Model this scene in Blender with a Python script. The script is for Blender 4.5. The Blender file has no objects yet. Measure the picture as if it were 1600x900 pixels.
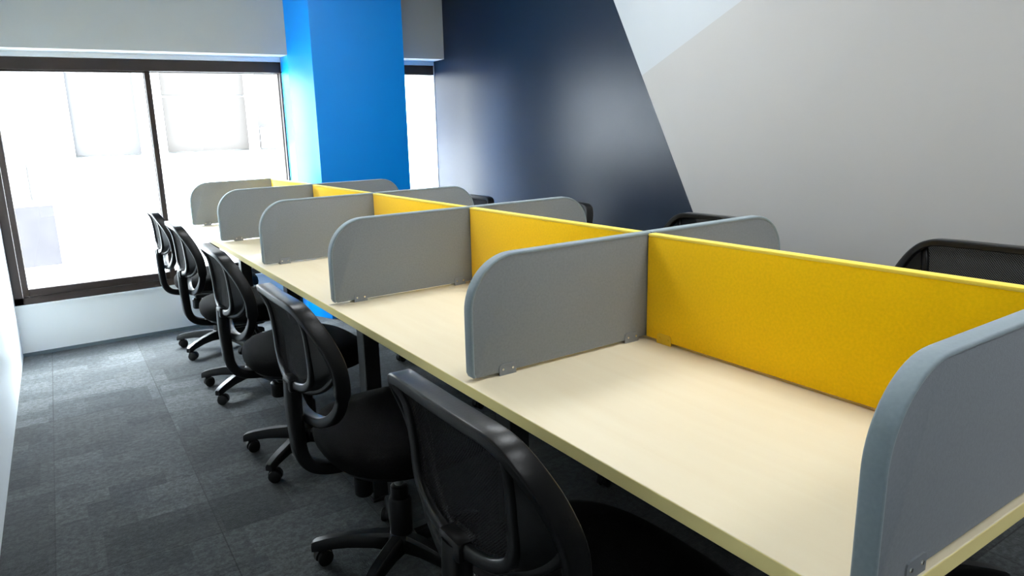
import bpy, bmesh, math, random
from mathutils import Vector, Matrix
from math import sin, cos, pi, radians

SC = bpy.context.scene
COL = SC.collection
random.seed(4)

# ------------------------------------------------------------------ camera
F_PX, YAW, PITCH, ROLL = 1048.6, 0.5429, 0.2109, -0.0355
CAM = Vector((-1.3294, -1.2689, 1.340))
cd = bpy.data.cameras.new('camera')
cam = bpy.data.objects.new('camera', cd)
COL.objects.link(cam)
fwd = Vector((sin(YAW) * cos(PITCH), cos(YAW) * cos(PITCH), -sin(PITCH)))
rt = Vector((cos(YAW), -sin(YAW), 0))
up = rt.cross(fwd)
r2 = cos(ROLL) * rt + sin(ROLL) * up
u2 = -sin(ROLL) * rt + cos(ROLL) * up
M = Matrix((r2, u2, -fwd)).transposed().to_4x4()
M.translation = CAM
cam.matrix_world = M
cd.sensor_width = 36
cd.lens = F_PX * 36 / 1600
cd.shift_x = 68.98 / 1600
cd.shift_y = -20.07 / 1600
cd.clip_start = 0.02
SC.camera = cam

# ------------------------------------------------------------------ world, sun, exposure
w = bpy.data.worlds.new('sky')
SC.world = w
w.use_nodes = True
bg = w.node_tree.nodes['Background']
bg.inputs[0].default_value = (0.86, 0.93, 1.0, 1)
bg.inputs[1].default_value = 66.0
sd = bpy.data.lights.new('sun', 'SUN')
sd.energy = 22.0
sd.angle = radians(3)
sd.color = (1, 0.97, 0.92)
sun = bpy.data.objects.new('sun', sd)
COL.objects.link(sun)
sun.rotation_euler = (radians(52), 0, radians(-12))   # high sun behind the building, falls on the block opposite

ROOM_X0, ROOM_X1 = -1.66, 1.492
ROOM_Y0, ROOM_Y1 = -6.4, 3.835
CEIL = 2.62
def area(name, loc, sx, sy, power, col, rot=(0, 0, 0), portal=False):
    l = bpy.data.lights.new(name, 'AREA')
    l.shape = 'RECTANGLE'; l.size = sx; l.size_y = sy; l.energy = power; l.color = col
    if portal: l.cycles.is_portal = True
    o = bpy.data.objects.new(name, l); COL.objects.link(o)
    o.location = loc; o.rotation_euler = rot
    return o
area('daylight_portal', (-0.73, 4.02, 1.12), 1.86, 1.48, 1, (1, 1, 1), (radians(-90), 0, 0), True)
area('daylight_portal', (1.25, 4.02, 1.12), 0.46, 1.48, 1, (1, 1, 1), (radians(-90), 0, 0), True)
PANEL_W = 11.8
SC.view_settings.view_transform = 'Standard'
SC.view_settings.look = 'None'
SC.view_settings.gamma = 1.0
SC.view_settings.use_curve_mapping = False
SC.view_settings.exposure = 0.58
SC.cycles.use_denoising = True
SC.cycles.max_bounces = 10
SC.cycles.diffuse_bounces = 6
SC.cycles.transparent_max_bounces = 12
SC.cycles.sample_clamp_indirect = 6
SC.cycles.caustics_reflective = False
SC.cycles.caustics_refractive = False

# ------------------------------------------------------------------ materials
def mat(name, col, rough=0.5, spec=0.5, metal=0.0, noise=None, bump=None, coat=0.0, sheen=0.0):
    """noise=(scale, amount) varies the colour; bump=(scale, strength)"""
    m = bpy.data.materials.new(name); m.use_nodes = True
    nt = m.node_tree; b = nt.nodes['Principled BSDF']
    b.inputs['Base Color'].default_value = (*col, 1)
    b.inputs['Roughness'].default_value = rough
    b.inputs['Specular IOR Level'].default_value = spec
    b.inputs['Metallic'].default_value = metal
    b.inputs['Coat Weight'].default_value = coat
    b.inputs['Coat Roughness'].default_value = 0.25
    if sheen:
        b.inputs['Sheen Weight'].default_value = sheen
        b.inputs['Sheen Roughness'].default_value = 0.5
    tc = nt.nodes.new('ShaderNodeTexCoord')
    if noise:
        n = nt.nodes.new('ShaderNodeTexNoise'); n.inputs['Scale'].default_value = noise[0]; n.inputs['Detail'].default_value = 5
        nt.links.new(tc.outputs['Object'], n.inputs['Vector'])
        r = nt.nodes.new('ShaderNodeMapRange'); a = noise[1]
        r.inputs[1].default_value = 0.3; r.inputs[2].default_value = 0.7
        r.inputs[3].default_value = 1 - a; r.inputs[4].default_value = 1 + a
        nt.links.new(n.outputs['Fac'], r.inputs[0])
        mx = nt.nodes.new('ShaderNodeVectorMath'); mx.operation = 'SCALE'
        mx.inputs[0].default_value = col
        nt.links.new(r.outputs[0], mx.inputs['Scale'])
        nt.links.new(mx.outputs[0], b.inputs['Base Color'])
    if bump:
        n = nt.nodes.new('ShaderNodeTexNoise'); n.inputs['Scale'].default_value = bump[0]; n.inputs['Detail'].default_value = 3
        nt.links.new(tc.outputs['Object'], n.inputs['Vector'])
        bp = nt.nodes.new('ShaderNodeBump'); bp.inputs['Strength'].default_value = bump[1]; bp.inputs['Distance'].default_value = 0.001
        nt.links.new(n.outputs['Fac'], bp.inputs['Height'])
        nt.links.new(bp.outputs[0], b.inputs['Normal'])
    return m

M_GREYWALL = mat('paint_warm_grey', (0.395, 0.39, 0.378), 0.5, 0.35, noise=(2.5, 0.015), bump=(90, 0.1))
M_WHITEPAINT = mat('paint_pale_white', (0.43, 0.46, 0.48), 0.5, 0.35)
M_NAVY = mat('paint_navy', (0.006, 0.013, 0.028), 0.31, 0.24, bump=(60, 0.15))
M_BEAM = mat('paint_beam_grey', (0.50, 0.525, 0.51), 0.6, 0.3, noise=(3, 0.02))
M_WHITE = mat('paint_white', (0.88, 0.90, 0.885), 0.5, 0.4)
M_LEFT = mat('paint_left_wall', (0.82, 0.87, 0.89), 0.18, 0.6)
M_BLUE = mat('paint_bright_blue', (0.001, 0.285, 0.88), 0.30, 0.42, bump=(80, 0.1))
M_GAPSHADE = mat('gap_shadow_grey', (0.10, 0.13, 0.14), 0.6, 0.3)
M_CEIL = mat('ceiling_white', (0.82, 0.82, 0.80), 0.8)
M_FRAME = mat('window_bronze', (0.026, 0.018, 0.015), 0.45, 0.2, noise=(8, 0.1))
M_GASKET = mat('window_gasket', (0.008, 0.008, 0.008), 0.6)
M_YELLOW = mat('felt_yellow', (0.96, 0.56, 0.001), 0.85, 0.05, noise=(160, 0.05), bump=(500, 0.3), sheen=0.15)
M_YEDGE = mat('felt_yellow_edge', (0.90, 0.66, 0.08), 0.8, 0.2, sheen=0.2)
M_GREYFELT = mat('felt_grey', (0.222, 0.243, 0.268), 0.85, 0.15, noise=(160, 0.06), bump=(500, 0.3), sheen=0.15)
M_GEDGE = mat('felt_grey_edge', (0.215, 0.27, 0.30), 0.7, 0.25, noise=(160, 0.05), sheen=0.3)
M_GBRACKET = mat('bracket_grey', (0.21, 0.225, 0.245), 0.5, 0.3)
M_YBRACKET = mat('bracket_yellow', (0.85, 0.52, 0.01), 0.4, 0.5)
M_SCREW = mat('screw_metal', (0.75, 0.75, 0.72), 0.25, 0.5, 1.0)
M_EDGEBAND = mat('worktop_edge', (0.92, 0.78, 0.34), 0.5, 0.2)
M_STEEL = mat('leg_charcoal', (0.012, 0.013, 0.015), 0.4, 0.4)
M_PLASTIC = mat('chair_plastic', (0.0035, 0.0037, 0.004), 0.31, 0.26, noise=(20, 0.1), bump=(250, 0.15))
M_PLASTIC2 = mat('chair_plastic_smooth', (0.003, 0.003, 0.0035), 0.4, 0.25)
M_FABRIC = mat('seat_fabric', (0.0035, 0.0034, 0.0035), 0.9, 0.05, noise=(200, 0.4), bump=(400, 0.5))
M_CHROME = mat('chrome', (0.7, 0.72, 0.74), 0.15, 0.5, 1.0)
M_WHEEL = mat('caster_wheel', (0.004, 0.004, 0.004), 0.5, 0.25)

def wood():
    m = mat('worktop_maple', (0.80, 0.71, 0.50), 0.42, 0.4)
    nt = m.node_tree; b = nt.nodes['Principled BSDF']
    tc = nt.nodes.new('ShaderNodeTexCoord'); mp = nt.nodes.new('ShaderNodeMapping')
    mp.inputs['Scale'].default_value = (26, 2.2, 26)
    nt.links.new(tc.outputs['Object'], mp.inputs[0])
    n = nt.nodes.new('ShaderNodeTexNoise'); n.inputs['Scale'].default_value = 1.0; n.inputs['Detail'].default_value = 6; n.inputs['Distortion'].default_value = 0.6
    nt.links.new(mp.outputs[0], n.inputs['Vector'])
    cr = nt.nodes.new('ShaderNodeValToRGB')
    cr.color_ramp.elements[0].position = 0.3; cr.color_ramp.elements[0].color = (0.755, 0.655, 0.465, 1)
    cr.color_ramp.elements[1].position = 0.72; cr.color_ramp.elements[1].color = (0.78, 0.69, 0.505, 1)
    nt.links.new(n.outputs['Fac'], cr.inputs[0]); nt.links.new(cr.outputs[0], b.inputs['Base Color'])
    return m
M_WOOD = wood()

def carpet():
    m = mat('carpet_tiles', (0.08, 0.09, 0.09), 0.95, 0.1, sheen=0.1)
    nt = m.node_tree; b = nt.nodes['Principled BSDF']; L = nt.links.new
    tc = nt.nodes.new('ShaderNodeTexCoord')
    def noise(scale, detail, map_scale=(1, 1, 1)):
        mp = nt.nodes.new('ShaderNodeMapping'); mp.inputs['Scale'].default_value = map_scale
        L(tc.outputs['Object'], mp.inputs[0])
        n = nt.nodes.new('ShaderNodeTexNoise'); n.inputs['Scale'].default_value = scale; n.inputs['Detail'].default_value = detail
        L(mp.outputs[0], n.inputs['Vector']); return n.outputs['Fac']
    br = nt.nodes.new('ShaderNodeTexBrick')
    br.offset = 0.0; br.squash = 1.0
    br.inputs['Color1'].default_value = (0.62, 0.62, 0.62, 1); br.inputs['Color2'].default_value = (1.25, 1.25, 1.25, 1)
    br.inputs['Mortar'].default_value = (0.5, 0.5, 0.5, 1)
    br.inputs['Scale'].default_value = 1.0; br.inputs['Mortar Size'].default_value = 0.0022
    br.inputs['Brick Width'].default_value = 0.5; br.inputs['Row Height'].default_value = 0.5
    br.inputs['Bias'].default_value = 0.0
    L(tc.outputs['Object'], br.inputs['Vector'])
    # smaller rectangular patches woven into each tile
    br2 = nt.nodes.new('ShaderNodeTexBrick'); br2.offset = 0.37; br2.offset_frequency = 2
    br2.inputs['Color1'].default_value = (0.66, 0.68, 0.68, 1); br2.inputs['Color2'].default_value = (1.3, 1.28, 1.26, 1)
    br2.inputs['Mortar'].default_value = (0.9, 0.9, 0.9, 1); br2.inputs['Mortar Size'].default_value = 0.0
    br2.inputs['Brick Width'].default_value = 0.31; br2.inputs['Row Height'].default_value = 0.25; br2.inputs['Scale'].default_value = 1.0
    L(tc.outputs['Object'], br2.inputs['Vector'])
    blot = nt.nodes.new('ShaderNodeMapRange'); blot.inputs[1].default_value = 0.38; blot.inputs[2].default_value = 0.62
    blot.inputs[3].default_value = 0.74; blot.inputs[4].default_value = 1.28
    L(noise(42, 8, (1, 1.2, 1)), blot.inputs[0])
    fine = nt.nodes.new('ShaderNodeMapRange'); fine.inputs[1].default_value = 0.3; fine.inputs[2].default_value = 0.7
    fine.inputs[3].default_value = 0.7; fine.inputs[4].default_value = 1.3
    L(noise(120, 3), fine.inputs[0])
    def mul(a, bb):
        v = nt.nodes.new('ShaderNodeVectorMath'); v.operation = 'MULTIPLY'; L(a, v.inputs[0]); L(bb, v.inputs[1]); return v.outputs[0]
    br3 = nt.nodes.new('ShaderNodeTexBrick'); br3.offset = 0.61; br3.offset_frequency = 2
    br3.inputs['Color1'].default_value = (0.70, 0.72, 0.74, 1); br3.inputs['Color2'].default_value = (1.28, 1.26, 1.22, 1)
    br3.inputs['Mortar'].default_value = (1, 1, 1, 1); br3.inputs['Mortar Size'].default_value = 0.0
    br3.inputs['Brick Width'].default_value = 0.205; br3.inputs['Row Height'].default_value = 0.1; br3.inputs['Scale'].default_value = 1.0
    mp3 = nt.nodes.new('ShaderNodeMapping'); mp3.inputs['Location'].default_value = (0.37, 0.11, 0)
    L(tc.outputs['Object'], mp3.inputs[0]); L(mp3.outputs[0], br3.inputs['Vector'])
    c = mul(mul(br.outputs['Color'], br2.outputs['Color']), br3.outputs['Color'])
    v = nt.nodes.new('ShaderNodeVectorMath'); v.operation = 'SCALE'; L(c, v.inputs[0]); L(blot.outputs[0], v.inputs['Scale'])
    v2 = nt.nodes.new('ShaderNodeVectorMath'); v2.operation = 'SCALE'; L(v.outputs[0], v2.inputs[0]); L(fine.outputs[0], v2.inputs['Scale'])
    v3 = nt.nodes.new('ShaderNodeVectorMath'); v3.operation = 'MULTIPLY'; L(v2.outputs[0], v3.inputs[0]); v3.inputs[1].default_value = (0.034, 0.038, 0.040)
    L(v3.outputs[0], b.inputs['Base Color'])
    bp = nt.nodes.new('ShaderNodeBump'); bp.inputs['Strength'].default_value = 0.6; bp.inputs['Distance'].default_value = 0.003
    L(noise(220, 2), bp.inputs['Height']); L(bp.outputs[0], b.inputs['Normal'])
    return m
M_CARPET = carpet()

def mesh_weave():
    m = bpy.data.materials.new('chair_mesh_weave'); m.use_nodes = True
    nt = m.node_tree; L = nt.links.new; b = nt.nodes['Principled BSDF']; out = nt.nodes['Material Output']
    b.inputs['Base Color'].default_value = (0.004, 0.004, 0.0045, 1); b.inputs['Roughness'].default_value = 0.85; b.inputs['Specular IOR Level'].default_value = 0.15
    tr = nt.nodes.new('ShaderNodeBsdfTransparent'); mx = nt.nodes.new('ShaderNodeMixShader')
    tc = nt.nodes.new('ShaderNodeTexCoord')
    def wave(rot):
        mp = nt.nodes.new('ShaderNodeMapping'); mp.inputs['Rotation'].default_value = (rot, 0, 0)
        L(tc.outputs['Object'], mp.inputs[0])
        wv = nt.nodes.new('ShaderNodeTexWave'); wv.bands_direction = 'Y'; wv.inputs['Scale'].default_value = 75
        L(mp.outputs[0], wv.inputs['Vector']); return wv.outputs['Fac']
    mm = nt.nodes.new('ShaderNodeMath'); mm.operation = 'MAXIMUM'; L(wave(radians(45)), mm.inputs[0]); L(wave(radians(-45)), mm.inputs[1])
    mr = nt.nodes.new('ShaderNodeMapRange'); mr.inputs[1].default_value = 0.45; mr.inputs[2].default_value = 0.75
    mr.inputs[3].default_value = 0.74; mr.inputs[4].default_value = 1.0
    L(mm.outputs[0], mr.inputs[0]); L(mr.outputs[0], mx.inputs[0]); L(tr.outputs[0], mx.inputs[1]); L(b.outputs[0], mx.inputs[2])
    L(mx.outputs[0], out.inputs['Surface'])
    return m
M_WEAVE = mesh_weave()

def glass():
    m = bpy.data.materials.new('window_glass'); m.use_nodes = True
    nt = m.node_tree; L = nt.links.new; out = nt.nodes['Material Output']; nt.nodes.remove(nt.nodes['Principled BSDF'])
    tr = nt.nodes.new('ShaderNodeBsdfTransparent'); tr.inputs[0].default_value = (0.95, 0.97, 0.97, 1)
    gl = nt.nodes.new('ShaderNodeBsdfGlossy'); gl.inputs['Roughness'].default_value = 0.02
    lw = nt.nodes.new('ShaderNodeLayerWeight'); lw.inputs[0].default_value = 0.5
    pw = nt.nodes.new('ShaderNodeMath'); pw.operation = 'POWER'; L(lw.outputs['Facing'], pw.inputs[0]); pw.inputs[1].default_value = 5.0
    fr = nt.nodes.new('ShaderNodeMath'); fr.operation = 'MULTIPLY_ADD'; L(pw.outputs[0], fr.inputs[0]); fr.inputs[1].default_value = 0.9; fr.inputs[2].default_value = 0.03
    mx = nt.nodes.new('ShaderNodeMixShader'); L(fr.outputs[0], mx.inputs[0]); L(tr.outputs[0], mx.inputs[1]); L(gl.outputs[0], mx.inputs[2])
    L(mx.outputs[0], out.inputs['Surface'])
    return m
M_GLASS = glass()

# ------------------------------------------------------------------ helpers
def link(name, bm, m, parent=None, smooth=False, recalc=True):
    if recalc: bmesh.ops.recalc_face_normals(bm, faces=bm.faces)
    me = bpy.data.meshes.new(name); bm.to_mesh(me); bm.free()
    for mm in (m if isinstance(m, (list, tuple)) else [m]): me.materials.append(mm)
    if smooth:
        me.polygons.foreach_set('use_smooth', [True] * len(me.polygons))
        me.set_sharp_from_angle(angle=radians(38))
    o = bpy.data.objects.new(name, me); COL.objects.link(o)
    if parent: o.parent = parent
    return o
def structure(o):
    o['kind'] = 'structure'; return o
def tag(o, label, cat, group=None):
    o['label'] = label; o['category'] = cat
    if group: o['group'] = group
    return o
def empty(name, loc=(0, 0, 0), rz=0):
    o = bpy.data.objects.new(name, None); o.empty_display_size = 0.1; COL.objects.link(o)
    o.location = loc; o.rotation_euler = (0, 0, rz); return o
def box(bm, x0, x1, y0, y1, z0, z1, bev=0.0, seg=2, mi=0):
    vs = [bm.verts.new(c) for c in ((x0, y0, z0), (x1, y0, z0), (x1, y1, z0), (x0, y1, z0), (x0, y0, z1), (x1, y0, z1), (x1, y1, z1), (x0, y1, z1))]
    fs = [bm.faces.new([vs[i] for i in f]) for f in ((0, 3, 2, 1), (4, 5, 6, 7), (0, 1, 5, 4), (1, 2, 6, 5), (2, 3, 7, 6), (3, 0, 4, 7))]
    for f in fs: f.material_index = mi
    if bev:
        es = list({e for f in fs for e in f.edges})
        bmesh.ops.bevel(bm, geom=es, offset=bev, segments=seg, affect='EDGES', profile=0.5)
def B(name, dims, m, parent=None, bev=0.0, seg=2):
    bm = bmesh.new(); box(bm, *dims, bev=bev, seg=seg); return link(name, bm, m, parent, smooth=bev > 0)
def prism(bm, pts, axis, a0, a1, bev=0.0, seg=2):
    """closed outline pts (2D) extruded along axis from a0 to a1"""
    def P(p, a):
        return {'x': (a, p[0], p[1]), 'y': (p[0], a, p[1]), 'z': (p[0], p[1], a)}[axis]
    v0 = [bm.verts.new(P(p, a0)) for p in pts]; v1 = [bm.verts.new(P(p, a1)) for p in pts]
    f0 = bm.faces.new(v0); f1 = bm.faces.new(v1[::-1]); n = len(pts)
    for i in range(n): bm.faces.new((v0[i], v0[(i + 1) % n], v1[(i + 1) % n], v1[i]))
    if bev:
        es = list(f0.edges) + list(f1.edges)
        bmesh.ops.bevel(bm, geom=es, offset=bev, segments=seg, affect='EDGES', profile=0.5)
def catmull(pts, n, closed=False):
    P = [Vector(p) for p in pts]; out = []; N = len(P)
    rng = range(N if closed else N - 1)
    for i in rng:
        g = (lambda k: P[k % N]) if closed else (lambda k: P[min(max(k, 0), N - 1)])
        p0, p1, p2, p3 = g(i - 1), g(i), g(i + 1), g(i + 2)
        for j in range(n):
            t = j / n
            out.append(0.5 * ((2 * p1) + (p2 - p0) * t + (2 * p0 - 5 * p1 + 4 * p2 - p3) * t * t + (3 * p1 - p0 - 3 * p2 + p3) * t ** 3))
    if not closed: out.append(P[-1].copy())
    return out
def sweep(bm, path, wfun, dfun, ref, closed=False, rnd=0.35, k=3):
    """sweep a rounded rectangle: width in the plane normal to ref, depth along ref"""
    N = len(path); rings = []
    for i, p in enumerate(path):
        a = path[(i - 1) % N] if (closed or i > 0) else path[i]
        b = path[(i + 1) % N] if (closed or i < N - 1) else path[i]
        t = (b - a).normalized()
        d = ref - t * ref.dot(t)
        d.normalize(); s = t.cross(d).normalized()
        hw = wfun(i / max(N - 1, 1)) / 2; hd = dfun(i / max(N - 1, 1)) / 2
        r = min(hw, hd) * rnd * 2 if rnd <= .5 else min(hw, hd)
        r = min(r, hw, hd); ring = []
        for cx, cy, a0 in ((hw - r, hd - r, 0), (-(hw - r), hd - r, pi / 2), (-(hw - r), -(hd - r), pi), (hw - r, -(hd - r), 1.5 * pi)):
            for j in range(k + 1):
                an = a0 + (pi / 2) * j / k
                ring.append(bm.verts.new(p + s * (cx + r * cos(an)) + d * (cy + r * sin(an))))
        rings.append(ring)
    n = len(rings[0])
    for i in range(N if closed else N - 1):
        A, Bq = rings[i], rings[(i + 1) % N]
        for j in range(n): bm.faces.new((A[j], A[(j + 1) % n], Bq[(j + 1) % n], Bq[j]))
    if not closed:
        bm.faces.new(rings[0][::-1]); bm.faces.new(rings[-1])
def lathe(bm, prof, seg=24, mtx=None):
    rings = []
    for r, z in prof:
        rings.append([bm.verts.new((r * cos(2 * pi * i / seg), r * sin(2 * pi * i / seg), z)) for i in range(seg)] if r > 1e-6 else [bm.verts.new((0, 0, z))])
    vs = [v for r in rings for v in r]
    for a, b in zip(rings, rings[1:]):
        for i in range(seg):
            j = (i + 1) % seg
            if len(a) == 1 and len(b) > 1: bm.faces.new((a[0], b[i], b[j]))
            elif len(b) == 1 and len(a) > 1: bm.faces.new((a[i], a[j], b[0]))
            elif len(a) > 1: bm.faces.new((a[i], a[j], b[j], b[i]))
    if mtx is not None: bmesh.ops.transform(bm, matrix=mtx, verts=vs)
def children(o): return [c for c in list(COL.objects) if c.parent == o]
def copy_tree(o, parent=None):
    c = o.copy(); COL.objects.link(c)
    if parent: c.parent = parent; NEW_KIDS.setdefault(parent.name, []).append(c)
    for ch in KIDS.get(o.name, []): copy_tree(ch, c)
    return c
KIDS = {}
NEW_KIDS = {}
def index_kids():
    KIDS.clear()
    for o in list(COL.objects):
        if o.parent: KIDS.setdefault(o.parent.name, []).append(o)

# ------------------------------------------------------------------ room shell
T = 0.2
structure(B('floor', (ROOM_X0 - T, ROOM_X1 + T, ROOM_Y0 - T, ROOM_Y1 + 0.02, -0.1, 0), M_CARPET))
structure(B('ceiling', (ROOM_X0 - T, ROOM_X1 + T, ROOM_Y0 - T, 4.15, CEIL, CEIL + 0.15), M_CEIL))
structure(B('wall_left', (ROOM_X0 - T, ROOM_X0, ROOM_Y0 - T, 4.15, -0.1, CEIL), M_LEFT))
structure(B('wall_back', (ROOM_X0, ROOM_X1, ROOM_Y0 - T, ROOM_Y0, 0, CEIL), M_WHITE))
# right wall with its painted geometric mural
bm = bmesh.new()
def navy_y(z): return 1.097 + (z - 0.869) / 1.885
def tri_y(z): return 1.487 - (z - 1.606) / 0.456
X = ROOM_X1
def face(pts, mi):
    f = bm.faces.new([bm.verts.new((X, y, z)) for y, z in pts]); f.material_index = mi
face([(ROOM_Y1, 0), (ROOM_Y1, CEIL), (navy_y(CEIL), CEIL), (navy_y(1.606), 1.606), (navy_y(0), 0)], 0)
face([(navy_y(1.606), 1.606), (navy_y(CEIL), CEIL), (tri_y(CEIL), CEIL)], 1)
face([(navy_y(0), 0), (navy_y(1.606), 1.606), (tri_y(CEIL), CEIL), (ROOM_Y0 - T, CEIL), (ROOM_Y0 - T, 0)], 2)
bmesh.ops.remove_doubles(bm, verts=bm.verts, dist=1e-5)
for f in bm.faces:
    if f.normal.x > 0: f.normal_flip()
r = bmesh.ops.extrude_face_region(bm, geom=list(bm.faces))
bmesh.ops.translate(bm, verts=[v for v in r['geom'] if isinstance(v, bmesh.types.BMVert)], vec=(T, 0, 0))
structure(link('wall_right', bm, [M_NAVY, M_WHITEPAINT, M_GREYWALL]))
structure(B('wall_reveal', (1.487, ROOM_X1 + T, ROOM_Y1 + 0.0005, ROOM_Y1 + 0.24, 0, CEIL), M_WHITE))
# window wall: sill wall, pier between the windows, lintel
WY = ROOM_Y1
structure(B('gap_shadow_strip', (ROOM_X0, 0.25, ROOM_Y1 - 0.006, ROOM_Y1, 0, 0.022), M_GAPSHADE))  # dark strip standing in for the gap shadow along the wall foot
structure(B('wall_window', (ROOM_X0, 1.486, WY, WY + 0.24, 0, 0.328), M_WHITE))
structure(B('trim_1', (ROOM_X0, 0.25, WY - 0.012, WY + 0.24, 0.328, 0.340), M_WHITE))
structure(B('wall_lintel', (ROOM_X0, 1.486, WY + 0.0, WY + 0.24, 1.886, CEIL), M_WHITE))
structure(B('wall_pier', (0.205, 1.0, WY, WY + 0.24, 0.328, 1.886), M_WHITE))
BY = 3.659
def beam(n, x0, x1):
    bm = bmesh.new(); box(bm, x0, x1, BY, WY, 1.917, CEIL)
    bm.faces.ensure_lookup_table()
    for f in bm.faces:
        if f.calc_center_median().z < 1.92: f.material_index = 1
    return structure(link(n, bm, [M_BEAM, M_WHITE]))
beam('beam', ROOM_X0, 0.33)
beam('beam', 1.0, ROOM_X1)
bm = bmesh.new()
prism(bm, [(0.305, 3.423), (1.012, 3.423), (1.012, WY), (0.206, WY), (0.206, 3.66)], 'z', 0, CEIL)
structure(link('column', bm, M_BLUE))

# windows
def bar(name, dims, parent, bev=0.004, m=None): return B(name, dims, m or M_FRAME, parent, bev, 1)
win = structure(empty('window_1', (0, 0, 0)))
y0, y1 = WY + 0.004, WY + 0.09
xl, xr, zb, zt = -1.658, 0.212, 0.340, 1.884
bm = bmesh.new()
box(bm, xl, xl + 0.05, y0, y1, zb, zt); box(bm, xr - 0.016, xr, y0, y1, zb, zt)
box(bm, xl, xr, y0, y1, zb, zb + 0.045); box(bm, xl, xr, y0, y1, zt - 0.075, zt)
box(bm, xl + 0.05, xr, y0 - 0.012, y0 + 0.01, zt - 0.075, zt - 0.068)
structure(link('window_frame', bm, M_FRAME, win))
def sash(x0, x1, z0, z1, ya, yb, wl, wr, wb, wt):
    bm = bmesh.new()
    box(bm, x0, x0 + wl, ya, yb, z0, z1, 0.003, 1); box(bm, x1 - wr, x1, ya, yb, z0, z1, 0.003, 1)
    box(bm, x0 + wl, x1 - wr, ya, yb, z0, z0 + wb, 0.003, 1); box(bm, x0 + wl, x1 - wr, ya, yb, z1 - wt, z1, 0.003, 1)
    s = structure(link('window_sash', bm, M_FRAME, win))
    g = structure(B('window_pane', (x0 + wl - 0.004, x1 - wr + 0.004, (ya + yb) / 2 - 0.002, (ya + yb) / 2 + 0.002, z0 + wb - 0.004, z1 - wt + 0.004), M_GLASS, win))
sash(xl + 0.052, -0.683, zb + 0.046, zt - 0.076, y0 + 0.006, y0 + 0.036, 0.035, 0.036, 0.05, 0.010)
sash(-0.722, xr - 0.017, zb + 0.046, zt - 0.076, y0 + 0.044, y0 + 0.074, 0.036, 0.004, 0.05, 0.004)
win2 = structure(empty('window_2', (0, 0, 0)))
bm = bmesh.new()
box(bm, 1.002, 1.02, y0, y1, zb, zt)
box(bm, 1.002, 1.490, y0, y1, zb, zb + 0.05); box(bm, 1.002, 1.490, y0, y1, zt - 0.075, zt)
structure(link('window_frame', bm, M_FRAME, win2))
structure(B('window_pane', (1.018, 1.487, y0 + 0.05, y0 + 0.054, zb + 0.045, zt - 0.07), M_GLASS, win2))

# ------------------------------------------------------------------ the block across the street
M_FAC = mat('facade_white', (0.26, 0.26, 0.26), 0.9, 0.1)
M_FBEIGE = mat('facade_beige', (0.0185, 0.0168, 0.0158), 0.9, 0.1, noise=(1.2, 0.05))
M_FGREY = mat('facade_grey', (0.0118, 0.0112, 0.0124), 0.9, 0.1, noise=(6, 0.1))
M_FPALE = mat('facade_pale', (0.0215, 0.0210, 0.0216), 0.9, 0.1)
bld = empty('neighbouring_building', (0, 7.5, 0))
tag(bld, 'bright overexposed white building seen through the windows', 'building')
bm = bmesh.new()
YF = 0.0
box(bm, -9, 9, YF, YF + 0.5, -1.5, 1.2)
box(bm, -9, 9, YF + 0.22, YF + 0.5, 1.2, 3.7)
for a, b_ in ((-1.37, -1.09), (-0.40, -0.13), (0.86, 0.96), (2.2, 2.5)):
    box(bm, a, b_, YF + 0.02, YF + 0.3, 1.2, 3.7)
box(bm, -9, 9, YF + 0.02, YF + 0.3, 2.9, 3.4)
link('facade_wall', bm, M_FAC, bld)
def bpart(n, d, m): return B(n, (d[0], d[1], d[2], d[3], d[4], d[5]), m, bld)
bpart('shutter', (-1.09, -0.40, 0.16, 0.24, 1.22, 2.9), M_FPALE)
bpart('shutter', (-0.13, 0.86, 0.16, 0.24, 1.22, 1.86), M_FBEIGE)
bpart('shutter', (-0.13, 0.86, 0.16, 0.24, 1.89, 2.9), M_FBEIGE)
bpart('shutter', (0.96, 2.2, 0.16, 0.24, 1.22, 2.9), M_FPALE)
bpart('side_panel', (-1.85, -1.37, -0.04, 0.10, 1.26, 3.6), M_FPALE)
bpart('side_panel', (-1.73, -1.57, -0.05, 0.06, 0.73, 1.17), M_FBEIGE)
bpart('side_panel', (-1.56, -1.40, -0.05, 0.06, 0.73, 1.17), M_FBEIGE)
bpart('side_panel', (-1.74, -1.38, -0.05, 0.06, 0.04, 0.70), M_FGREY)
bm = bmesh.new(); box(bm, 0, 0.36, -0.3, 0, 0, 0.26, 0.01, 1)
for i in range(5): box(bm, 0.04 + i * .055, 0.06 + i * .055, -0.306, -0.30, 0.05, 0.21)
ac = link('air_conditioner', bm, mat('ac_white', (.6, .6, .6), .6)); ac.location = (0.98, 7.53, 1.22)
tag(ac, 'pale boxy outdoor air conditioner mounted on the facing white building', 'air conditioner')
structure(B('street_ground', (-12, 12, 4.2, 11, -1.6, -1.5), M_FAC))

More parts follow.
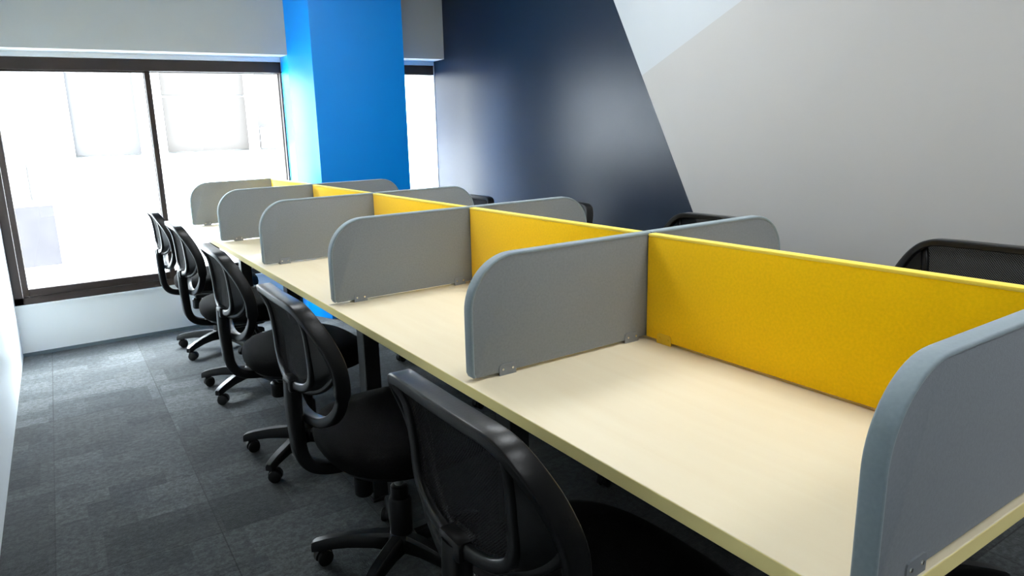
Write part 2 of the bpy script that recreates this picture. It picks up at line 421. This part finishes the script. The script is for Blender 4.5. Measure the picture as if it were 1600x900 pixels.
# ------------------------------------------------------------------ unseen ceiling panels; rear pair and chair-side one added as fill light
M_EMIT = bpy.data.materials.new('led_diffuser'); M_EMIT.use_nodes = True
_b = M_EMIT.node_tree.nodes['Principled BSDF']; _b.inputs['Base Color'].default_value = (0.9, 0.9, 0.9, 1)
_b.inputs['Emission Color'].default_value = (0.93, 0.97, 1.0, 1); _b.inputs['Emission Strength'].default_value = PANEL_W
for (x, y, lab) in ((0.2, -3.2, 'added ceiling fill light panel farthest behind the camera'),
                    (0.2, -1.8, 'added ceiling fill light panel just behind the camera'), (0.2, -0.3, 'ceiling light panel above the nearest desks'),
                    (0.7, 1.2, 'ceiling light panel above the wall-side chairs'), (-0.5, 1.25, 'added ceiling fill light panel above the middle desks on the chair side')):
    t = tag(empty('unseen_ceiling_light', (x, y, CEIL - 0.012)), lab, 'ceiling light', 'ceiling light panels')
    bm = bmesh.new()
    for d in ((-.3, .3, -.3, -.285), (-.3, .3, .285, .3), (-.3, -.285, -.285, .285), (.285, .3, -.285, .285)): box(bm, d[0], d[1], d[2], d[3], -0.012, 0.011)
    link('light_frame', bm, M_WHITE, t)
    B('diffuser', (-.286, .286, -.286, .286, -0.006, 0.006), M_EMIT, t)

# ------------------------------------------------------------------ the bench desk
L = 0.9; ZT = 0.77; D = 0.566; W = 0.585; H = 0.289; TH = 0.028
Y_NEAR, Y_FARL, Y_FARR = -L - 0.019, 4 * L + 0.03, 3 * L + 0.03
desk = tag(empty('bench_desk', (0, 0, 0)), 'long pale maple bench desk on charcoal legs running to the window', 'desk')
def worktop(x0, x1, y0, y1):
    bm = bmesh.new(); box(bm, x0, x1, y0, y1, ZT - TH, ZT, 0.002, 2)
    for f in bm.faces:
        f.material_index = 0 if f.normal.z > 0.5 else 1
    return link('worktop', bm, [M_WOOD, M_EDGEBAND], desk)
worktop(-W, -0.004, Y_NEAR, Y_FARL)
worktop(0.004, W, Y_NEAR, Y_FARR)
for k in range(-1, 5):
    y = k * L + (0.04 if k == -1 else (-0.03 if k == 4 else 0.0))
    xr_ = 0.45 if k < 4 else 0.1
    for x in ((-0.45, xr_)):
        B('leg', (x - 0.03, x + 0.03, y - 0.03, y + 0.03, 0.012, ZT - TH - 0.05), M_STEEL, desk, 0.003, 1)
        B('foot', (x - 0.035, x + 0.035, y - 0.035, y + 0.035, 0, 0.012), M_PLASTIC2, desk, 0.002, 1)
    B('crossbeam', (-0.52, (0.52 if k < 4 else 0.13), y - 0.03, y + 0.03, ZT - TH - 0.05, ZT - TH - 0.0005), M_STEEL, desk, 0.003, 1)
for x, ye in ((-0.25, Y_FARL - 0.09), (0.25, Y_FARR - 0.09)):
    B('rail', (x - 0.02, x + 0.02, Y_NEAR + 0.10, ye, ZT - TH - 0.04, ZT - TH - 0.001), M_STEEL, desk, 0.002, 1)
B('cable_tray', (-0.10, 0.10, Y_NEAR + 0.12, Y_FARR - 0.1, ZT - TH - 0.14, ZT - TH - 0.055), M_STEEL, desk, 0.004, 1)

# dividers
def divider_outline(xi, xo, z0, z1, r):
    s = 1 if xo > xi else -1
    pts = [(xi, z0), (xo - s * 0.012, z0), (xo - s * .004, z0 + .004), (xo, z0 + 0.012)]
    for i in range(17):
        a = (pi / 2) * i / 16
        pts.append((xo - s * r + s * r * cos(a), z1 - r + r * sin(a)))
    pts.append((xi, z1))
    return pts
TD = 0.026
LEFT_LAB = {
    -1: 'grey fabric desk divider nearest the camera, cropped by the right corner of the photo',
    0: 'large grey fabric desk divider second from the camera, facing the yellow screen it meets',
    1: 'grey fabric desk divider on the chair side, third from the camera',
    2: 'grey fabric desk divider on the chair side, fourth from the camera',
    3: 'blue-grey fabric desk divider on the chair side, second from the window end',
    4: 'mauve-tinged grey fabric desk divider at the window end of the desk'}
RIGHT_LAB = {
    -1: 'grey fabric desk divider on the wall side of the nearest desk end',
    0: 'rounded grey divider beyond the yellow screen, in front of the pale grey wall',
    1: 'rounded grey divider beyond the yellow screen, against the navy wall paint',
    2: 'rounded grey divider on the wall side, in front of the narrow window',
    3: 'small rounded grey divider on the wall side, in front of the blue column'}
def divider(k, side, lab):
    y = k * L
    t = tag(empty('desk_divider', (0, y, ZT)), lab, 'desk divider', 'grey rounded desk dividers')
    xi, xo = side * 0.002, side * D
    z0, z1 = 0.007, H
    r = 0.125
    out = divider_outline(xi, xo, z0, z1, r)
    bm = bmesh.new(); prism(bm, out, 'y', -TD / 2, TD / 2, 0.004, 2)
    link('fabric_panel', bm, M_GREYFELT, t, smooth=True)
    # soft piped edge that wraps the free end and top
    path = [Vector((p[0], 0, p[1])) for p in divider_outline(xi, xo, z0, z1, r)[2:]]
    path = [q for i, q in enumerate(path)]
    bm = bmesh.new()
    sweep(bm, path, lambda u: 0.008, lambda u: TD + 0.004, Vector((0, 1, 0)), rnd=0.45, k=3)
    link('edge_piping', bm, M_GEDGE, t, smooth=True)
    for x in (side * 0.065, side * (D - 0.095)):
        for n in (-1, 1):
            b0 = len(COL.objects)
            bracket_local(t, x, n, M_GBRACKET)
    return t
def bracket_local(parent, x, n, m, axis='x'):
    bm = bmesh.new(); hw, hh, r = 0.024, 0.026, 0.007
    pts = [(-hw, -0.001), (hw, -0.001), (hw, hh - r), (hw - r * .3, hh - r * .3), (hw - r, hh), (-hw + r, hh), (-hw + r * .3, hh - r * .3), (-hw, hh - r)]
    if axis == 'x': prism(bm, [(x + a, 0.001 + b) for a, b in pts], 'y', n * TD / 2, n * (TD / 2 + 0.0025))
    else: prism(bm, [(x + a, 0.001 + b) for a, b in pts], 'x', n * TD / 2, n * (TD / 2 + 0.0025))
    br = link('bracket', bm, m, parent)
    for s in (-0.014, 0.014):
        bm = bmesh.new()
        if axis == 'x': mt = Matrix.Translation((x + s, n * (TD / 2 + 0.0025), 0.015)) @ Matrix.Rotation(-n * pi / 2, 4, 'X')
        else: mt = Matrix.Translation((n * (TD / 2 + 0.0025), x + s, 0.015)) @ Matrix.Rotation(n * pi / 2, 4, 'Y')
        lathe(bm, [(0, 0), (0.0035, 0), (0.003, 0.0015), (0, 0.0018)], 10, mt)
        link('screw', bm, M_SCREW if m is M_GBRACKET else M_YBRACKET, br)
for k in range(-1, 5): divider(k, -1, LEFT_LAB[k])
for k in range(-1, 4): divider(k, 1, RIGHT_LAB[k])
YLAB = {-1: 'yellow fabric centre screen of the nearest desk bay, with a yellow bracket at its base',
        0: 'yellow fabric centre screen of the second desk bay from the camera',
        1: 'yellow fabric centre screen of the third desk bay from the camera',
        2: 'pale yellow centre screen, second from the window end',
        3: 'washed-out pale yellow centre screen closest to the window'}
for k in range(-1, 4):
    t = tag(empty('centre_screen', (0, k * L + L / 2, ZT)), YLAB[k], 'desk screen', 'yellow centre screens')
    h = L / 2 - TD / 2 - 0.003
    bm = bmesh.new(); box(bm, -TD / 2, TD / 2, -h, h, 0.007, H - 0.006, 0.003, 2); link('fabric_panel', bm, M_YELLOW, t, smooth=True)
    bm = bmesh.new(); box(bm, -TD / 2 - 0.001, TD / 2 + 0.001, -h, h, H - 0.007, H + 0.001, 0.003, 2); link('edge_piping', bm, M_YEDGE, t, smooth=True)
    for y in (-h + 0.09, h - 0.065):
        for n in (-1, 1): bracket_local(t, y, n, M_YBRACKET, 'y')

# ------------------------------------------------------------------ mesh-back task chair
# local frame: seat centre at origin on the floor, +X is where the sitter faces
RING = [(0, .931, -.318), (.09, .931, -.317), (.155, .926, -.312), (.19, .895, -.295), (.214, .835, -.265), (.228, .765, -.243), (.222, .69, -.240), (.185, .635, -.248), (.12, .598, -.258), (.05, .584, -.266)]
def ring_pts():
    R = RING + [(0, .582, -.268)] + [(-a, b, c) for a, b, c in RING[:0:-1]]
    return [Vector((c, a, b)) for a, b, c in R]
def rail_pts():
    Hh = [(.223, .790, -.250), (.195, .745, -.250), (.14, .702, -.262), (.07, .678, -.278), (0, .672, -.286)]
    R = Hh + [(-a, b, c) for a, b, c in Hh[-2::-1]]
    return [Vector((c, a, b)) for a, b, c in R]
def yoke_pts():
    Hh = [(.172, .915, -.318), (.158, .87, -.300), (.152, .80, -.292), (.146, .735, -.290), (.105, .700, -.294), (.04, .686, -.300), (0, .685, -.301)]
    R = Hh + [(-a, b, c) for a, b, c in Hh[-2::-1]]
    return [Vector((c, a, b)) for a, b, c in R]
def build_chair():
    ch = empty('office_chair')
    X1 = Vector((1, 0, 0))
    # seat cushion
    bm = bmesh.new(); seg = 40
    def outline(th, s):
        c, sn = cos(th), sin(th); n = 2.7
        x = abs(c) ** (2 / n) * (1 if c >= 0 else -1); y = abs(sn) ** (2 / n) * (1 if sn >= 0 else -1)
        wy = 0.262
        return 0.018 + 0.250 * x * s, wy * y * s
    prof = [(0.90, .432), (0.985, .442), (1.0, .464), (0.985, .487), (0.94, .503), (0.83, .514), (0.6, .518), (0.35, .514), (0.12, .512)]
    rings = []
    for s, z in prof:
        rg = []
        for i in range(seg):
            x, y = outline(2 * pi * i / seg, s)
            drop = -0.030 * max(0, (x - 0.08) / 0.17) ** 2
            rg.append(bm.verts.new((x, y, z + drop * (1 if z > .44 else .3))))
        rings.append(rg)
    for a, b in zip(rings, rings[1:]):
        for i in range(seg): bm.faces.new((a[i], a[(i + 1) % seg], b[(i + 1) % seg], b[i]))
    bm.faces.new(rings[0][::-1]); bm.faces.new(rings[-1])
    link('seat', bm, M_FABRIC, ch, smooth=True)
    bm = bmesh.new(); rings = []
    for s, z in [(0.55, .402), (0.80, .408), (0.92, .424), (0.93, .436)]:
        rings.append([bm.verts.new((*outline(2 * pi * i / seg, s), z)) for i in range(seg)])
    for a, b in zip(rings, rings[1:]):
        for i in range(seg): bm.faces.new((a[i], a[(i + 1) % seg], b[(i + 1) % seg], b[i]))
    bm.faces.new(rings[0][::-1]); bm.faces.new(rings[-1])
    link('seat_shell', bm, M_PLASTIC2, ch, smooth=True)
    # back frame ring
    ring = catmull(ring_pts(), 5, closed=True)
    bm = bmesh.new()
    zs = [p.z for p in ring]
    N = len(ring)
    def wf(u):
        z = ring[min(int(round(u * (N - 1))), N - 1)].z
        return 0.020 + 0.008 * max(0, min(1, (.72 - z) / .1))
    def df(u):
        z = ring[min(int(round(u * (N - 1))), N - 1)].z
        return 0.041 if z > .7 else 0.030
    sweep(bm, ring, wf, df, X1, closed=True, rnd=0.2)
    frame = link('back_frame', bm, M_PLASTIC, ch, smooth=True)
    # lumbar rail closing the mesh at the bottom
    bm = bmesh.new(); sweep(bm, catmull(rail_pts(), 5), lambda u: 0.026, lambda u: 0.016, X1, rnd=0.4)
    link('lumbar_rail', bm, M_PLASTIC, ch, smooth=True)
    # solid shell webs joining the rear yoke to the ring and lumbar rail, one on each side
    yk = [p for p in catmull(yoke_pts(), 6)]
    nh = len(yk) // 2
    ykh = yk[:nh + 1]                                   # +u corner down to the centre
    rp = [p for p in ring if p.y > 0]
    rh = sorted([p for p in rp if p.z > .785], key=lambda p: -p.z)
    rh = [p for p in rh if p.y > .165]
    lr = catmull(rail_pts(), 6); lr = lr[:len(lr) // 2 + 1]
    outer = rh + lr
    def resample(P, n):
        d = [0]
        for a_, b_ in zip(P, P[1:]): d.append(d[-1] + (b_ - a_).length)
        out = []; k = 0
        for i in range(n + 1):
            t = d[-1] * i / n
            while k < len(d) - 2 and d[k + 1] < t: k += 1
            f = (t - d[k]) / max(d[k + 1] - d[k], 1e-9); out.append(P[k].lerp(P[k + 1], f))
        return out
    n = 40; A = resample(ykh, n); Bo = resample(outer, n)
    for sgn in (1, -1):
        bm = bmesh.new(); rows = []
        for p, q in zip(A, Bo):
            row = []
            for j in range(5):
                v = p.lerp(q, j / 4); v = Vector((v.x, v.y * sgn, v.z)); row.append(bm.verts.new(v))
            rows.append(row)
        for r0, r1 in zip(rows, rows[1:]):
            for j in range(4): bm.faces.new((r0[j], r0[j + 1], r1[j + 1], r1[j]))
        bmesh.ops.recalc_face_normals(bm, faces=bm.faces)
        bmesh.ops.solidify(bm, geom=list(bm.faces), thickness=0.005)
        link('back_wing', bm, M_PLASTIC, ch, smooth=True)
    # mesh stretched inside the yoke
    bm = bmesh.new(); rows = []; nv = 24; nu = 16
    Am = resample(ykh, nv)
    for i, p in enumerate(Am):
        f = i / nv
        top = Vector((-.316, p.y, .925)) if i == 0 else p
        row = []
        for j in range(nu + 1):
            t = j / nu * 2 - 1
            row.append(bm.verts.new((top.x + 0.010 * (1 - t * t) * sin(pi * min(1, f * 1.3)), top.y * t, top.z)))
        rows.append(row)
    for r0, r1 in zip(rows, rows[1:]):
        for j in range(nu): bm.faces.new((r0[j], r0[j + 1], r1[j + 1], r1[j]))
    bmesh.ops.remove_doubles(bm, verts=bm.verts, dist=1e-5)
    link('back_mesh', bm, M_WEAVE, ch, smooth=True)
    # rear yoke, clip and spine
    bm = bmesh.new(); sweep(bm, catmull(yoke_pts(), 5), lambda u: 0.018 + 0.008 * (1 - abs(2 * u - 1)), lambda u: 0.018, X1, rnd=0.35)
    link('back_yoke', bm, M_PLASTIC, ch, smooth=True)
    bm = bmesh.new(); box(bm, -.318, -.276, -.034, .034, .664, .702, 0.008, 2)
    link('yoke_clip', bm, M_PLASTIC, ch, smooth=True)
    bm = bmesh.new()
    sp = catmull([(-.299, 0, .690), (-.302, 0, .62), (-.300, 0, .54), (-.294, 0, .470), (-.265, 0, .425), (-.20, 0, .404), (-.10, 0, .400)], 6)
    sweep(bm, sp, lambda u: 0.046 + 0.014 * u, lambda u: 0.046 - 0.016 * u, Vector((1, 0, 0.55)).normalized(), rnd=0.3)
    link('spine', bm, M_PLASTIC, ch, smooth=True)
    # lumbar strut linking spine to ring bottom
    B('back_strut', (-.292, -.255, -.024, .024, .572, .594), M_PLASTIC, ch, 0.004, 1)
    # mechanism, knob, lever
    bm = bmesh.new(); box(bm, -.13, .08, -.062, .062, .358, .406, 0.012, 2); link('tilt_mechanism', bm, M_PLASTIC2, ch, smooth=True)
    bm = bmesh.new(); lathe(bm, [(0, .285), (.024, .285), (.029, .292), (.029, .345), (.020, .352), (0, .352)], 20, Matrix.Translation((-.115, 0, 0))); link('tension_knob', bm, M_PLASTIC2, ch, smooth=True)
    bm = bmesh.new(); sweep(bm, catmull([(.0, -.05, .37), (.0, -.13, .368), (.0, -.19, .36), (.0, -.235, .352)], 4), lambda u: 0.012 + .014 * u * u, lambda u: 0.010, Vector((0, 0, 1)), rnd=.4)
    link('height_lever', bm, M_PLASTIC2, ch, smooth=True)
    # gas lift
    bm = bmesh.new(); lathe(bm, [(0, .14), (.014, .14), (.014, .360), (0, .360)], 18); link('gas_cylinder', bm, M_CHROME, ch, smooth=True)
    bm = bmesh.new(); lathe(bm, [(0, .085), (.036, .085), (.036, .232), (.032, .240), (.0275, .242), (.0275, .275), (.022, .279), (0.0145, .279)], 24); link('column_cover', bm, M_PLASTIC2, ch, smooth=True)
    # star base
    bm = bmesh.new(); lathe(bm, [(0, .062), (.040, .062), (.046, .075), (.046, .108), (.036, .122), (.0305, .124)], 28); link('base_hub', bm, M_PLASTIC, ch, smooth=True)
    for i in range(5):
        a = radians(BASE_A + 72 * i)
        mt = Matrix.Rotation(a, 4, 'Z')
        bm = bmesh.new(); rr = []
        for x, zt_, zb_, wt, wb in ((.030, .120, .062, .030, .046), (.09, .120, .072, .028, .044), (.17, .112, .072, .026, .040), (.24, .099, .063, .025, .036), (.278, .088, .055, .024, .034), (.290, .080, .053, .018, .028)):
            rr.append([bm.verts.new(mt @ Vector(c)) for c in ((x, -wb / 2, zb_), (x, -wb / 2, zt_ - .010), (x, -wt / 2, zt_), (x, wt / 2, zt_), (x, wb / 2, zt_ - .010), (x, wb / 2, zb_))])
        for p, q in zip(rr, rr[1:]):
            for j in range(6): bm.faces.new((p[j], p[(j + 1) % 6], q[(j + 1) % 6], q[j]))
        bm.faces.new(rr[0][::-1]); bm.faces.new(rr[-1])
        link('base_arm', bm, M_PLASTIC, ch, smooth=True)
        # caster
        cx, cy = .268 * cos(a), .268 * sin(a)
        ca = a + radians((40, -70, 110, 15, -30)[i])
        cm = Matrix.Translation((cx, cy, 0)) @ Matrix.Rotation(ca, 4, 'Z')
        bm = bmesh.new()
        lathe(bm, [(0, .050), (.008, .050), (.008, .068), (0, .068)], 10, cm)
        n = 10
        for yy in (0,):
            pts = [(-.026 + .0 + .027 * cos(pi * (1 - j / n) + 0) * 1.0, .028 + .028 * sin(pi * j / n)) for j in range(n + 1)]
            pts = [(-.012 + .029 * cos(pi - pi * j / n), .027 + .029 * sin(pi * j / n)) for j in range(n + 1)] + [(.017, .024), (-.041, .024)]
            b0 = set(bm.verts)
            prism(bm, pts, 'y', -.006, .006)
            bmesh.ops.transform(bm, matrix=cm, verts=[v for v in bm.verts if v not in b0])
        cs = link('caster', bm, M_PLASTIC2, ch, smooth=True)
        for sd_ in (-1, 1):
            bm = bmesh.new()
            mt2 = cm @ Matrix.Translation((-.012, sd_ * .0155, .0255)) @ Matrix.Rotation(pi / 2, 4, 'X')
            lathe(bm, [(0, -.008), (.021, -.008), (.0255, -.005), (.0255, .005), (.021, .008), (0, .008)], 20, mt2)
            link('wheel', bm, M_WHEEL, cs, smooth=True)
    return ch
BASE_A = 146
proto = build_chair()
index_kids()
# (x, y, turn, label, group)
CH = [(-.55, .48, 0, 'black mesh-back office chair second from the camera, its round seat in full view', 'office chairs on the window-aisle side'),
      (-.55, -.41, 0, 'black mesh-back office chair closest to the camera, cropped by the bottom edge', 'office chairs on the window-aisle side'),
      (-.538, 1.42, 0, 'black mesh-back office chair in the middle of the left row of five', 'office chairs on the window-aisle side'),
      (-.538, 2.38, 0, 'black mesh-back office chair second from the window in the left row', 'office chairs on the window-aisle side'),
      (-.538, 3.24, 0, 'black mesh-back office chair farthest away, against the window', 'office chairs on the window-aisle side'),
      (.555, -.455, 180, 'black mesh-back chair showing above the nearest yellow screen at the right edge', 'office chairs on the wall side'),
      (.555, .48, 180, 'black chair whose top corner shows between the yellow screen and the pale wall paint edge', 'office chairs on the wall side'),
      (.56, 1.385, 180, 'black chair whose side edge shows beside a grey divider against the navy wall', 'office chairs on the wall side'),
      (.56, 2.25, 180, 'black chair on the wall side barely showing above a divider near the narrow window', 'office chairs on the wall side')]
for i, (x, y, rz, lab, grp) in enumerate(CH):
    c = proto if i == 0 else copy_tree(proto)
    c.location = (x, y, 0); c.rotation_euler = (0, 0, radians(rz))
    if rz:                                            # the wall-side chairs are raised a little higher
        for ch_ in NEW_KIDS.get(c.name, []):
            if ch_.name.split('.')[0] not in ('base_hub', 'base_arm', 'caster', 'column_cover'): ch_.location.z += 0.042 if y < 1 else (0.035 if y < 2 else 0.012)
    c['label'] = lab; c['category'] = 'chair'; c['group'] = grp
